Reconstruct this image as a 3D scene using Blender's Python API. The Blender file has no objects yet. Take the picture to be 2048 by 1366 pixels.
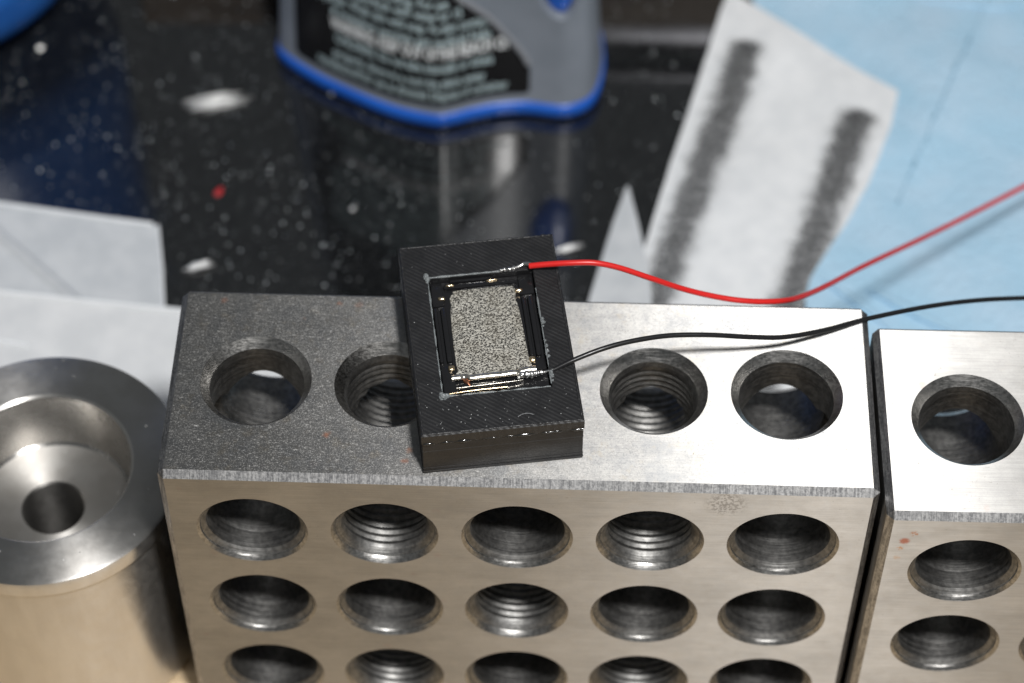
import bpy, bmesh, math, random
from mathutils import Vector, Matrix, noise as mnoise
random.seed(11)
S = 0.001                                   # everything below is laid out in millimetres
scn = bpy.context.scene
COL = scn.collection

# ------------------------------------------------------------------ camera
CAM = Vector((42.0326, -146.0105, 262.8988)); EUL = (0.661224, -0.001012, 0.032198); FPX = 4902.28
cd = bpy.data.cameras.new("camera"); cam = bpy.data.objects.new("camera", cd); COL.objects.link(cam)
cam.location = CAM * S; cam.rotation_euler = EUL
cd.sensor_width = 36.0; cd.lens = FPX / 2048 * 36.0
cd.clip_start = 0.01; cd.clip_end = 10.0
cd.dof.use_dof = True; cd.dof.focus_distance = 0.2585; cd.dof.aperture_fstop = 21.5
scn.camera = cam
# ------------------------------------------------------------------ world, lamp, exposure
w = bpy.data.worlds.new("World"); scn.world = w; w.use_nodes = True
bg = w.node_tree.nodes["Background"]; bg.inputs[0].default_value = (0.90, 0.96, 1.0, 1); bg.inputs[1].default_value = 0.125
ld = bpy.data.lights.new("work_lamp", 'AREA'); ld.shape = 'DISK'; ld.size = 0.045; ld.energy = 2.5; ld.color = (1.0, 0.99, 0.975)
lamp = bpy.data.objects.new("work_lamp", ld); COL.objects.link(lamp)
lamp.location = Vector((116, -162, 462)) * S
lamp.rotation_euler = (Vector((45, 40, 20)) * S - lamp.location).to_track_quat('-Z', 'Y').to_euler()
vs = scn.view_settings; vs.view_transform = 'Standard'; vs.look = 'None'; vs.exposure = 0.0; vs.gamma = 1.0
scn.cycles.use_denoising = True
scn.cycles.max_bounces = 8
scn.cycles.sample_clamp_indirect = 8.0

# ------------------------------------------------------------------ helpers
RM = Matrix.Identity(3)
from mathutils import Euler
RM = Euler(EUL, 'XYZ').to_matrix()
def at(px, py, z):
    """point at height z (mm) that the photograph shows at pixel px, py"""
    d = RM @ Vector(((px - 1024) / FPX, (683 - py) / FPX, -1.0))
    return CAM + d * ((z - CAM.z) / d.z)

def finish(name, me, mats, parent=None, smooth=None):
    o = bpy.data.objects.new(name, me); COL.objects.link(o)
    for m in (mats if isinstance(mats, (list, tuple)) else [mats]): me.materials.append(m)
    if smooth is not None:
        for p in me.polygons: p.use_smooth = True
        if smooth < 179:
            me.set_sharp_from_angle(angle=math.radians(smooth))
    if parent is not None: o.parent = parent
    return o
def from_bm(name, bm, mats, parent=None, smooth=None):
    bmesh.ops.scale(bm, vec=(S, S, S), verts=bm.verts)
    bmesh.ops.recalc_face_normals(bm, faces=bm.faces)
    me = bpy.data.meshes.new(name); bm.to_mesh(me); bm.free()
    return finish(name, me, mats, parent, smooth)
def from_py(name, V, F, mats, parent=None, smooth=None, recalc=True):
    bm = bmesh.new(); vs_ = [bm.verts.new(v) for v in V]
    for f in F:
        try: bm.faces.new([vs_[i] for i in f])
        except ValueError: pass
    if not recalc:
        bmesh.ops.scale(bm, vec=(S, S, S), verts=bm.verts)
        me = bpy.data.meshes.new(name); bm.to_mesh(me); bm.free()
        return finish(name, me, mats, parent, smooth)
    return from_bm(name, bm, mats, parent, smooth)
def tag(o, label=None, cat=None, group=None, kind=None):
    for k, v in (("label", label), ("category", cat), ("group", group), ("kind", kind)):
        if v: o[k] = v
    return o
def empty(name, loc, rz=0):
    o = bpy.data.objects.new(name, None); COL.objects.link(o); o.empty_display_size = 0.005
    o.location = Vector(loc) * S; o.rotation_euler = (0, 0, rz); return o

def bm_box(x0, x1, y0, y1, z0, z1, bev=0.0, seg=2, bm=None):
    own = bm is None
    b = bmesh.new()
    V = [b.verts.new((x, y, z)) for z in (z0, z1) for y in (y0, y1) for x in (x0, x1)]
    for f in ((0, 2, 3, 1), (4, 5, 7, 6), (0, 1, 5, 4), (2, 6, 7, 3), (0, 4, 6, 2), (1, 3, 7, 5)): b.faces.new([V[i] for i in f])
    if bev: bmesh.ops.bevel(b, geom=b.edges[:], offset=bev, segments=seg, affect='EDGES', profile=0.5)
    if own: return b
    me = bpy.data.meshes.new("t"); b.to_mesh(me); b.free(); bm.from_mesh(me); bpy.data.meshes.remove(me); return bm
def lathe(profile, n=96, closed=True):
    V = []; F = []
    m = len(profile)
    for i in range(n):
        a = 2 * math.pi * i / n
        for r, z in profile: V.append((r * math.cos(a), r * math.sin(a), z))
    for i in range(n):
        j = (i + 1) % n
        for k in range(m if closed else m - 1):
            l = (k + 1) % m
            F.append((i * m + k, j * m + k, j * m + l, i * m + l))
    return V, F
def spline(P, n=10):
    P = [Vector(p) for p in P]; P = [2 * P[0] - P[1]] + P + [2 * P[-1] - P[-2]]; out = []
    for i in range(1, len(P) - 2):
        a, b, c, d = P[i - 1:i + 3]
        for k in range(n):
            t = k / n
            out.append(0.5 * (2 * b + (c - a) * t + (2 * a - 5 * b + 4 * c - d) * t * t + (3 * b - a - 3 * c + d) * t ** 3))
    out.append(P[-2]); return out
def bm_tube(path, rad, n=12, bm=None):
    bm = bm or bmesh.new()
    rad = rad if callable(rad) else (lambda t, r=rad: r)
    rings = []; up = Vector((0.1, 0.2, 1)).normalized()
    for i, p in enumerate(path):
        d = (path[min(i + 1, len(path) - 1)] - path[max(i - 1, 0)]).normalized()
        x = d.cross(up).normalized(); y = x.cross(d)
        r = rad(i / (len(path) - 1))
        rings.append([bm.verts.new(p + (x * math.cos(a) + y * math.sin(a)) * r) for a in [2 * math.pi * k / n for k in range(n)]])
    for a, b in zip(rings, rings[1:]):
        for k in range(n): bm.faces.new((a[k], a[(k + 1) % n], b[(k + 1) % n], b[k]))
    bm.faces.new(rings[0][::-1]); bm.faces.new(rings[-1]); return bm

# ------------------------------------------------------------------ material helpers
class NT:
    def __init__(self, name):
        self.m = bpy.data.materials.new(name); self.m.use_nodes = True
        self.t = self.m.node_tree; self.n = self.t.nodes; self.p = self.n["Principled BSDF"]
    def set(self, **k):
        for a, v in k.items():
            s = self.p.inputs[a.replace('_', ' ')]
            if isinstance(v, bpy.types.NodeSocket): self.t.links.new(v, s)
            else: s.default_value = v
        return self
    def node(self, typ, props=None, **ins):
        nd = self.n.new(typ)
        for a, v in (props or {}).items(): setattr(nd, a, v)
        for a, v in ins.items():
            key = int(a[1:]) if a[0] == 'i' and a[1:].isdigit() else a.replace('_', ' ')
            s = nd.inputs[key]
            if isinstance(v, bpy.types.NodeSocket): self.t.links.new(v, s)
            else: s.default_value = v
        return nd
    def co(self, scale=(1, 1, 1), rot=(0, 0, 0), loc=(0, 0, 0)):
        """object coordinates in millimetres"""
        tc = self.node('ShaderNodeTexCoord')
        a = self.node('ShaderNodeVectorMath', {'operation': 'SCALE'}, i0=tc.outputs['Object'], Scale=1000.0).outputs[0]
        mp = self.node('ShaderNodeMapping', i0=a); mp.inputs['Scale'].default_value = scale; mp.inputs['Rotation'].default_value = rot; mp.inputs['Location'].default_value = loc
        return mp.outputs[0]
    def noise(self, vec, scale=1.0, detail=3.0, rough=0.55, dist=0.0):
        return self.node('ShaderNodeTexNoise', i0=vec, Scale=scale, Detail=detail, Roughness=rough, Distortion=dist).outputs[0]
    def vor(self, vec, scale=1.0, out='Distance', feature='F1'):
        return self.node('ShaderNodeTexVoronoi', {'feature': feature}, Vector=vec, Scale=scale).outputs[out]
    def wave(self, vec, scale=1.0, dist=0.0, direction='X', detail=1.0):
        return self.node('ShaderNodeTexWave', {'bands_direction': direction}, Vector=vec, Scale=scale, Distortion=dist, Detail=detail).outputs['Fac']
    def ramp(self, fac, a, b, lo=0.0, hi=1.0):
        """map lo..hi to a..b (floats or colours), clamped and smooth"""
        if isinstance(a, (int, float)):
            return self.node('ShaderNodeMapRange', {'interpolation_type': 'SMOOTHSTEP'}, Value=fac, From_Min=lo, From_Max=hi, To_Min=a, To_Max=b).outputs[0]
        f = self.ramp(fac, 0.0, 1.0, lo, hi); return self.mix(f, a, b)
    def mix(self, fac, a, b):
        nd = self.n.new('ShaderNodeMix'); nd.data_type = 'RGBA'
        for s, v in ((nd.inputs[0], fac), (nd.inputs[6], a), (nd.inputs[7], b)):
            if isinstance(v, bpy.types.NodeSocket): self.t.links.new(v, s)
            else: s.default_value = v if isinstance(v, (int, float)) else (*v[:3], 1.0)
        return nd.outputs[2]
    def math(self, op, a, b=0.0):
        return self.node('ShaderNodeMath', {'operation': op}, i0=a, i1=b).outputs[0]
    def bump(self, h, mm=0.05, strength=1.0, normal=None):
        nd = self.node('ShaderNodeBump', Strength=strength, Distance=mm * S, Height=h)
        if normal is not None: self.t.links.new(normal, nd.inputs['Normal'])
        return nd.outputs[0]
    def across(self, groove=None, axis=None):
        """tangent lying in the surface at right angles to the grooves"""
        geo = self.node('ShaderNodeNewGeometry')
        if axis is not None:
            g = self.node('ShaderNodeVectorTransform', {'vector_type': 'VECTOR', 'convert_from': 'OBJECT', 'convert_to': 'WORLD'}, i0=axis).outputs[0]
        else:
            g = self.node('ShaderNodeTangent', {'direction_type': 'RADIAL', 'axis': 'Z'}).outputs[0]
        return self.node('ShaderNodeVectorMath', {'operation': 'CROSS_PRODUCT'}, i0=geo.outputs['Normal'], i1=g).outputs[0]

def plain(name, col, rough=0.5, metal=0.0, spec=0.5, **k):
    t = NT(name); t.set(Base_Color=(*col, 1), Roughness=rough, Metallic=metal, **{'Specular_IOR_Level': spec}); t.set(**k); return t.m

# steel, ground flat: fine grooves along x
def mat_ground(name, seed, stain=1.0, marks=()):
    t = NT(name); c = t.co(loc=(seed, seed * 0.7, seed * 1.3))
    streak = t.noise(t.co(scale=(0.16, 9, 9), loc=(seed, 0, 0)), 1.0, 3, 0.6); band = t.noise(t.co(scale=(0.09, 0.14, 0.14), loc=(seed, 2, 5)), 1.0, 4, 0.65)
    big = t.noise(c, 0.13, 4, 0.6); mid = t.noise(c, 0.8, 5, 0.65); fine = t.noise(c, 4.5, 4, 0.75)
    tc = t.node('ShaderNodeTexCoord'); nz = t.node('ShaderNodeSeparateXYZ', i0=tc.outputs['Normal']).outputs[2]
    top = t.ramp(nz, 0.18, 1.0, 0.4, 0.6)                         # oil and handling stains sit on the upper face
    st = t.math('MULTIPLY', top, stain)
    col = t.mix(t.ramp(t.math('ADD', t.math('MULTIPLY', band, 0.6), t.math('MULTIPLY', streak, 0.4)), 0.0, 1.0, 0.34, 0.66), (0.34, 0.333, 0.322), (0.47, 0.46, 0.445))
    col = t.mix(t.math('MULTIPLY', t.ramp(mid, 0.0, 0.5, 0.45, 0.7), st), col, (0.27, 0.27, 0.275))
    col = t.mix(t.math('MULTIPLY', t.ramp(fine, 0.0, 0.6, 0.48, 0.66), st), col, (0.20, 0.205, 0.21))
    lite = t.math('ADD', t.ramp(t.noise(c, 6.5, 3, 0.8), 0.0, 0.45, 0.50, 0.72), t.ramp(t.noise(t.co(scale=(0.7, 2.2, 2.2), rot=(0, 0, 0.6), loc=(seed, 1, 2)), 2.2, 4, 0.8), 0.0, 0.4, 0.56, 0.70))
    col = t.mix(t.math('MULTIPLY', lite, st), col, (0.70, 0.69, 0.66))
    patch = t.noise(t.co(loc=(seed + 5, 1, 0)), 0.28, 5, 0.7)
    col = t.mix(t.math('MULTIPLY', t.ramp(patch, 0.0, 0.4, 0.46, 0.66), st), col, (0.24, 0.25, 0.265))
    col = t.mix(t.math('MULTIPLY', t.ramp(t.noise(t.co(loc=(seed + 9, 4, 0)), 0.5, 4, 0.7), 0.0, 0.5, 0.54, 0.70), st), col, (0.40, 0.36, 0.30))
    rdg = t.math('ABSOLUTE', t.math('SUBTRACT', t.noise(t.co(loc=(seed + 2, 8, 0)), 0.45, 2, 0.4, 0.8), 0.5))
    scr = t.math('MULTIPLY', t.math('MULTIPLY', t.ramp(rdg, 0.5, 0.0, 0.001, 0.006), t.ramp(patch, 1.0, 0.0, 0.34, 0.42)), st)
    col = t.mix(scr, col, (0.85, 0.84, 0.82))
    wob = t.node('ShaderNodeVectorMath', {'operation': 'ADD'}, i0=c, i1=t.node('ShaderNodeTexNoise', i0=c, Scale=1.4, Detail=3.0).outputs[1]).outputs[0]
    v = t.vor(wob, 0.33); selx = t.node('ShaderNodeSeparateColor', i0=t.vor(wob, 0.33, 'Color')).outputs[0]
    spot = t.math('MULTIPLY', t.ramp(v, 1.0, 0.0, 0.06, 0.22), t.math('MULTIPLY', t.ramp(selx, 0.0, 1.0, 0.62, 0.85), t.ramp(t.math('ADD', t.node('ShaderNodeSeparateXYZ', i0=t.co()).outputs[0], t.math('MULTIPLY', big, 16.0)), 1.0, 0.0, 30.0, 52.0)))
    col = t.mix(t.math('MULTIPLY', spot, t.math('MULTIPLY', st, 0.85)), col, (0.42, 0.19, 0.12))
    pit = t.math('MULTIPLY', t.ramp(t.noise(t.co(scale=(1, 1.6, 1.6), loc=(seed, 3, 1)), 2.0, 4, 0.8), 0.0, 1.0, 0.62, 0.68), t.ramp(big, 0.0, 1.0, 0.46, 0.60))
    col = t.mix(t.math('MULTIPLY', pit, 0.85), col, (0.13, 0.11, 0.09))
    for (mx, my, mz, mr, mc, thr) in marks:
        dd = t.node('ShaderNodeVectorMath', {'operation': 'DISTANCE'}, i0=t.co(), i1=(mx, my, mz)).outputs['Value']
        mk = t.math('MULTIPLY', t.ramp(dd, 1.0, 0.0, mr * 0.4, mr), t.ramp(t.noise(t.co(loc=(7, 3, seed)), 2.6, 3, 0.7), 0.0, 0.9, thr, thr + 0.10))
        col = t.mix(mk, col, mc)
    lst = t.math('ADD', t.math('MULTIPLY', lite, st), scr)
    rough = t.math('ADD', t.math('ADD', t.ramp(mid, 0.30, 0.32, 0.3, 0.7), t.math('MULTIPLY', top, 0.18)), t.math('ADD', t.math('MULTIPLY', t.math('MULTIPLY', spot, st), 0.15), t.math('MULTIPLY', lst, 0.20)))
    h = t.math('ADD', t.math('MULTIPLY', streak, 1.0), t.math('MULTIPLY', t.math('MULTIPLY', fine, st), 0.35))
    t.set(Base_Color=col, Metallic=1.0, Roughness=rough, Anisotropic=t.math('SUBTRACT', 1.0, t.math('MULTIPLY', lst, 0.5)), Tangent=t.across(axis=(1, 0, 0)), Normal=t.bump(h, 0.006, 0.7))
    return t.m
def mat_chamfer():
    t = NT("steel_chamfer"); c = t.co()
    tick = t.noise(t.co(scale=(4.0, 0.35, 0.35)), 1.0, 3, 0.8); n = t.noise(c, 3.2, 4, 0.7)
    k = t.math('ADD', t.math('MULTIPLY', tick, 0.55), t.math('MULTIPLY', n, 0.45))
    col = t.ramp(k, (0.20, 0.20, 0.205), (0.50, 0.495, 0.49), 0.38, 0.64)
    t.set(Base_Color=col, Metallic=1.0, Roughness=t.ramp(n, 0.42, 0.58), Normal=t.bump(k, 0.035, 0.8)); return t.m
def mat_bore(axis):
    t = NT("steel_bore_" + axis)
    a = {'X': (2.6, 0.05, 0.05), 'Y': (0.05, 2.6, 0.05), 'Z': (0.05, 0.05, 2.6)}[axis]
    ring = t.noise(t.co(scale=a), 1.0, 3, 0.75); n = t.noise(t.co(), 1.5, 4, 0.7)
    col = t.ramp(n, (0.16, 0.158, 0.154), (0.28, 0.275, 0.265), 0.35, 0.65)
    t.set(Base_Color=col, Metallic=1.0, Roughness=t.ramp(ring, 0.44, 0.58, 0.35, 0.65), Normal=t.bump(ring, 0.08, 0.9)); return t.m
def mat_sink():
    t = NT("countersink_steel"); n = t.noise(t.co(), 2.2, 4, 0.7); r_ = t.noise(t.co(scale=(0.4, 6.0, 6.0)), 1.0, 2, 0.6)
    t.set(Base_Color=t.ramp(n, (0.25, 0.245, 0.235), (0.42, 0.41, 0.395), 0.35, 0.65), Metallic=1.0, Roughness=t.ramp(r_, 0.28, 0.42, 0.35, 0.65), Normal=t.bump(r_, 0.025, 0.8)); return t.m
M_CS = mat_sink()
M_CH = mat_chamfer(); M_BX, M_BY, M_BZ = mat_bore('X'), mat_bore('Y'), mat_bore('Z')

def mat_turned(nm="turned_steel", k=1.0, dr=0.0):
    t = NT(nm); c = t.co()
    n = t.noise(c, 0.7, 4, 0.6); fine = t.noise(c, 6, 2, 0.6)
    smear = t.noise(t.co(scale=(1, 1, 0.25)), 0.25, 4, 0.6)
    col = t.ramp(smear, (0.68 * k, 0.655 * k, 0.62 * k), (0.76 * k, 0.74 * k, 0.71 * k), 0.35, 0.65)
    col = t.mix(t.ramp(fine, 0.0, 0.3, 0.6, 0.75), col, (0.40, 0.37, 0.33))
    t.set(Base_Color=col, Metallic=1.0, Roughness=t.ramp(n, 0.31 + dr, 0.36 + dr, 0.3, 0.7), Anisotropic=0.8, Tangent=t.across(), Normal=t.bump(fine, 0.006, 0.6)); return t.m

def mat_table():
    t = NT("black_granite"); c = t.co()
    cell = t.vor(c, 2.4, 'Color'); cs = t.node('ShaderNodeSeparateColor', i0=cell).outputs[0]
    d = t.vor(c, 2.4); n = t.noise(c, 0.12, 4, 0.6); m = t.noise(c, 1.6, 4, 0.7)
    col = t.ramp(m, (0.005, 0.0055, 0.006), (0.016, 0.017, 0.018), 0.4, 0.7)
    fl = t.math('MULTIPLY', t.ramp(cs, 0.0, 1.0, 0.72, 0.92), t.ramp(d, 1.0, 0.0, 0.12, 0.34))
    col = t.mix(t.math('MULTIPLY', fl, 0.7), col, (0.13, 0.14, 0.14))
    t.set(Base_Color=col, Roughness=t.ramp(n, 0.055, 0.13, 0.35, 0.7), IOR=1.9, Normal=t.bump(t.noise(c, 0.6, 2, 0.5), 0.01, 0.25)); return t.m

def mat_paper(name, a, b, scale=0.5):
    t = NT(name); c = t.co(); n = t.noise(c, scale, 4, 0.6); f = t.noise(c, 6, 3, 0.7)
    t.set(Base_Color=t.ramp(n, a, b, 0.3, 0.7), Roughness=0.75, Specular_IOR_Level=0.3, Normal=t.bump(f, 0.05, 0.5)); return t.m

# ------------------------------------------------------------------ table and the sheet in front
tb = from_bm("table_top", bm_box(-320, 420, -330, 430, -20.3, -0.3, 1.5), mat_table()); tag(tb, "glossy black granite work surface sprinkled with metal dust", "table top", kind="structure")
def mat_kraft():
    t = NT("tan_paper"); n = t.noise(t.co(scale=(0.12, 1.2, 1)), 1.0, 4, 0.6); f = t.noise(t.co(), 2.5, 3, 0.6)
    t.set(Base_Color=t.ramp(n, (0.50, 0.375, 0.23), (0.66, 0.51, 0.335), 0.3, 0.7), Roughness=0.7, Normal=t.bump(f, 0.05, 0.6)); return t.m
kr = from_bm("paper_sheet", bm_box(-150, 230, -260, 24, -0.28, -0.02), mat_kraft()); tag(kr, "tan paper sheet lying under the front of the steel blocks", "paper")

# ------------------------------------------------------------------ drilled steel blocks
BX, BY, BZ = 76.2, 25.4, 50.8
CH = 0.74; PITCH = 14.353
XS = [BX / 2 + (i - 2) * PITCH for i in range(5)]; ZS = [40.62, 25.62, 10.62]
def hole_profile(L, thr):
    """radius along the axis for a through hole of length L, both ends countersunk"""
    p = [(0.0, -1.0)]
    if not thr:
        r0, r, d = 6.05, 5.15, 1.05
        p += [(r0 + 0.9, -1.0), (r0, 0.0), (r0 - 0.33, 0.33), (r0 - 0.40, 0.55), (r, d), (r, L - d), (r0, L), (r0 + 0.9, L + 1.0)]
    else:
        r0, d, a, b, pt = 5.85, 1.15, 4.58, 4.76, 0.9
        p += [(r0 + 1.0, -1.0), (r0, 0.0), (r0 - 0.42, 0.45), (r0 - 0.5, 0.65), (4.85, d)]
        z = d + 0.15
        while z + pt < L - d:
            p += [(b, z), (a, z + 0.38), (a, z + 0.52)]; z += pt
        p += [(4.85, L - d), (r0, L), (r0 + 1.0, L + 1.0)]
    p += [(0.0, L + 1.0)]
    return p
def cutter(profile, org, axis):
    n = 72; bm = bmesh.new()
    e = {'X': (Vector((0, 1, 0)), Vector((0, 0, 1)), Vector((1, 0, 0))), 'Y': (Vector((0, 0, 1)), Vector((1, 0, 0)), Vector((0, 1, 0))), 'Z': (Vector((1, 0, 0)), Vector((0, 1, 0)), Vector((0, 0, 1)))}[axis]
    org = Vector(org); rings = []
    for r, z in profile:
        if r == 0: rings.append([bm.verts.new(org + e[2] * z)])
        else: rings.append([bm.verts.new(org + e[2] * z + e[0] * r * math.cos(2 * math.pi * (k + .37) / n) + e[1] * r * math.sin(2 * math.pi * (k + .37) / n)) for k in range(n)])
    for A, B in zip(rings, rings[1:]):
        for k in range(n):
            l = (k + 1) % n
            if len(A) == 1: bm.faces.new((A[0], B[k], B[l]))
            elif len(B) == 1: bm.faces.new((A[k], B[0], A[l]))
            else: bm.faces.new((A[k], B[k], B[l], A[l]))
    bmesh.ops.recalc_face_normals(bm, faces=bm.faces)
    me = bpy.data.meshes.new("cut"); bm.to_mesh(me); bm.free(); return me
def make_block_mesh():
    thr_f = [[0, 1, 0, 1, 0], [0, 0, 1, 0, 0], [0, 1, 0, 1, 0]]; thr_t = [0, 1, 0, 1, 0]
    cuts = []; axes = []
    for r in range(3):
        for i in range(5): cuts.append(cutter(hole_profile(BY, thr_f[r][i]), (XS[i], 0, ZS[r]), 'Y')); axes.append(('Y', XS[i], ZS[r]))
    for i in range(5): cuts.append(cutter(hole_profile(BZ, thr_t[i]), (XS[i], BY / 2 + 0.013, 0), 'Z')); axes.append(('Z', XS[i], BY / 2))
    for r in range(3):
        for x0, sg in ((0, 1), (BX, -1)):
            p = [(0, -1.0), (6.6, -1.0), (5.85, 0), (4.85, 1.0), (4.6, 1.2), (4.6, 7.0), (0, 8.6)]
            if sg < 0: p = [(a, -b) for a, b in p]
            cuts.append(cutter(p, (x0, BY / 2 + 0.021, ZS[r] + 0.017), 'X')); axes.append(('X', BY / 2, ZS[r]))
    bm = bm_box(0, BX, 0, BY, 0, BZ, CH, 1); me = bpy.data.meshes.new("b"); bm.to_mesh(me); bm.free()
    tmp = bpy.data.objects.new("b", me); COL.objects.link(tmp); objs = []
    for i, m in enumerate(cuts):
        o = bpy.data.objects.new("c", m); COL.objects.link(o); objs.append(o)
        md = tmp.modifiers.new("m", 'BOOLEAN'); md.operation = 'DIFFERENCE'; md.object = o; md.solver = 'MANIFOLD'
    dg = bpy.context.evaluated_depsgraph_get(); dg.update()
    out = bpy.data.meshes.new_from_object(tmp.evaluated_get(dg))
    for o in objs: m = o.data; bpy.data.objects.remove(o); bpy.data.meshes.remove(m)
    bpy.data.objects.remove(tmp)
    # which surface is it
    e = 1e-3
    for p in out.polygons:
        c = p.center; n = p.normal
        fl = [abs(c.x) < e or abs(c.x - BX) < e, abs(c.y) < e or abs(c.y - BY) < e, abs(c.z) < e or abs(c.z - BZ) < e]
        if any(fl): p.material_index = 0; continue
        dx, dy, dz = min(c.x, BX - c.x), min(c.y, BY - c.y), min(c.z, BZ - c.z)
        near = sorted((dx, dy, dz))
        an = sorted(abs(v) for v in n)
        if near[0] + near[1] < CH * 1.2 and an[2] < 0.72 and an[0] < 0.05: p.material_index = 1; continue
        if sum(near) < CH * 2.3 and an[0] > 0.5: p.material_index = 1; continue
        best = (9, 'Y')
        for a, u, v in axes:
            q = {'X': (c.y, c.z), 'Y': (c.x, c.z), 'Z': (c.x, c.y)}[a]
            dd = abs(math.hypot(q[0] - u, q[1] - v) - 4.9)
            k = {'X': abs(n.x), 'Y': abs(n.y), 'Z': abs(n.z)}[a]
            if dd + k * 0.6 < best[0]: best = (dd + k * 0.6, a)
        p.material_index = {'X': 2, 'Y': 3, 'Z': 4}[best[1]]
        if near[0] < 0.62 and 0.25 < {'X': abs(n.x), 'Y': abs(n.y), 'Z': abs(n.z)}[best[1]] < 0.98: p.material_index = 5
        p.use_smooth = True
    out.set_sharp_from_angle(angle=math.radians(22))
    idx = [p.material_index for p in out.polygons]
    out.transform(Matrix.Scale(S, 4)); out.name = "drilled_block"
    return out, idx
blk, IDX = make_block_mesh(); blk.materials.clear()
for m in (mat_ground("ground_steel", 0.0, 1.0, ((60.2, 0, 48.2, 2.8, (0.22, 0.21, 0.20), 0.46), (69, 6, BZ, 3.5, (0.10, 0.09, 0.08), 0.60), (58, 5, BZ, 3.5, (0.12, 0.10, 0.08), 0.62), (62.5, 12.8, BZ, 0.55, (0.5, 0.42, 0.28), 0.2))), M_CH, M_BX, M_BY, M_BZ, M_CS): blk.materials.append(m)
blk.polygons.foreach_set("material_index", IDX)
b1 = bpy.data.objects.new("drilled_block", blk); COL.objects.link(b1)
tag(b1, "stained steel block with rows of drilled holes carrying the small black speaker box", "steel block", "drilled steel setup blocks")
blk2 = blk.copy(); blk2.materials.clear()
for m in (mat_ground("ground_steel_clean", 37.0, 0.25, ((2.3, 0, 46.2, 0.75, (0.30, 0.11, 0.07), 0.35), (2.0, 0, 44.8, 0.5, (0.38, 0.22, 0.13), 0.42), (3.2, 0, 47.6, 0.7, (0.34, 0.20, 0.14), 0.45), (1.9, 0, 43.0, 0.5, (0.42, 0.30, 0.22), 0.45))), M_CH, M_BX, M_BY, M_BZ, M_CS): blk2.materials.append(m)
blk2.polygons.foreach_set("material_index", IDX)
b2 = bpy.data.objects.new("drilled_block", blk2); COL.objects.link(b2)
b2.location = Vector((76.72, -2.75, 0)) * S; b2.rotation_euler = (0, 0, math.radians(0.3))
tag(b2, "bright clean drilled steel block cut off by the right edge, nothing on it", "steel block", "drilled steel setup blocks")

# ------------------------------------------------------------------ turned steel bushing
pf = [(3.55, 3.0), (3.55, 23.35), (3.75, 23.6), (9.0, 23.6), (9.35, 23.85), (9.55, 24.4), (9.95, 31.3), (10.1, 31.75), (10.4, 32.0), (15.55, 32.0), (15.95, 31.85), (16.15, 31.4), (16.15, 29.9), (15.75, 29.5), (15.6, 29.2), (15.6, 0.6), (15.1, 0.0), (4.0, 0.0)]
V, F = lathe(pf, 160)
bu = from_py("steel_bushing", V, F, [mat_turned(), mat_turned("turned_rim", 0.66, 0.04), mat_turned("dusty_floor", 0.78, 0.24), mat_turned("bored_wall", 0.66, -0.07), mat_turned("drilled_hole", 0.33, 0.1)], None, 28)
for p in bu.data.polygons:
    c_ = p.center / S; r_ = math.hypot(c_.x, c_.y)
    if abs(p.normal.z) > 0.9 and c_.z > 30: p.material_index = 1
    elif abs(p.normal.z) > 0.9 and 22 < c_.z < 25: p.material_index = 2
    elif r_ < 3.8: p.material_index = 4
    elif c_.z > 23.0 and r_ < 10.2: p.material_index = 3
bu.location = Vector((-16.75, 13.6, 0)) * S
bm = bmesh.new()
for k in range(70):
    a_ = random.uniform(0, 6.28); r_ = math.sqrt(random.uniform(3.9 ** 2, 15.6 ** 2)); z_ = 32.0 if r_ > 10.5 else 23.6
    if 9.0 < r_ <= 10.5: continue
    m = bmesh.ops.create_icosphere(bm, subdivisions=1, radius=random.uniform(0.03, 0.09))
    for v_ in m['verts']: v_.co = Vector((v_.co.x * random.uniform(.7, 1.4), v_.co.y, v_.co.z * .7)) + Vector((r_ * math.cos(a_), r_ * math.sin(a_), z_ + 0.03))
tag(from_bm("dust_speck", bm, plain("bright_speck", (0.8, 0.8, 0.78), 0.3, 0.6), bu), kind="stuff")
tag(bu, "turned steel cylinder with a flanged rim, recessed top and central hole", "metal cylinder")

# ------------------------------------------------------------------ speaker box on the block
DH = 6.8; DW, DD = 17.0, 25.6; LT = 1.55
dev = empty("speaker_box", (28.15, 0.92, BZ + 0.02), math.radians(8.8))
tag(dev, "small black plastic box with an inset speaker and two wires, on the stained block", "speaker")
def mat_print(name, top):
    t = NT(name); c = t.co(); n = t.noise(c, 0.5, 4, 0.6); f = t.noise(c, 7, 3, 0.7)
    if top:
        wv = t.wave(t.co(rot=(0, 0, math.radians(-52))), 0.72, 0.2)
        edge = None
    else:
        wv = t.noise(t.co(scale=(0.1, 0.1, 4.0)), 1.0, 2, 0.6)
    spk = t.ramp(t.noise(c, 9, 2, 0.6), 0.0, 1.0, 0.70, 0.78)
    col = t.ramp(n, (0.009, 0.009, 0.0098), (0.0155, 0.0155, 0.0165), 0.3, 0.7)
    col = t.mix(t.math('MULTIPLY', spk, 0.30), col, (0.16, 0.17, 0.17))
    h = t.math('ADD', t.math('MULTIPLY', wv, t.ramp(n, 0.35, 1.0, 0.3, 0.6)), t.math('MULTIPLY', f, 0.45))
    t.set(Base_Color=col, Roughness=t.ramp(f, 0.42, 0.58, 0.3, 0.7), Normal=t.bump(h, 0.035 if top else 0.02, 0.85)); return t.m
M_PT, M_PS = mat_print("printed_plastic_top", True), mat_print("printed_plastic_side", False)
bm = bm_box(0.06, DW - 0.06, 0.06, DD - 0.06, 0, DH - LT, 0.12, 2)
body = from_bm("body", bm, M_PS, dev, 30)
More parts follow.
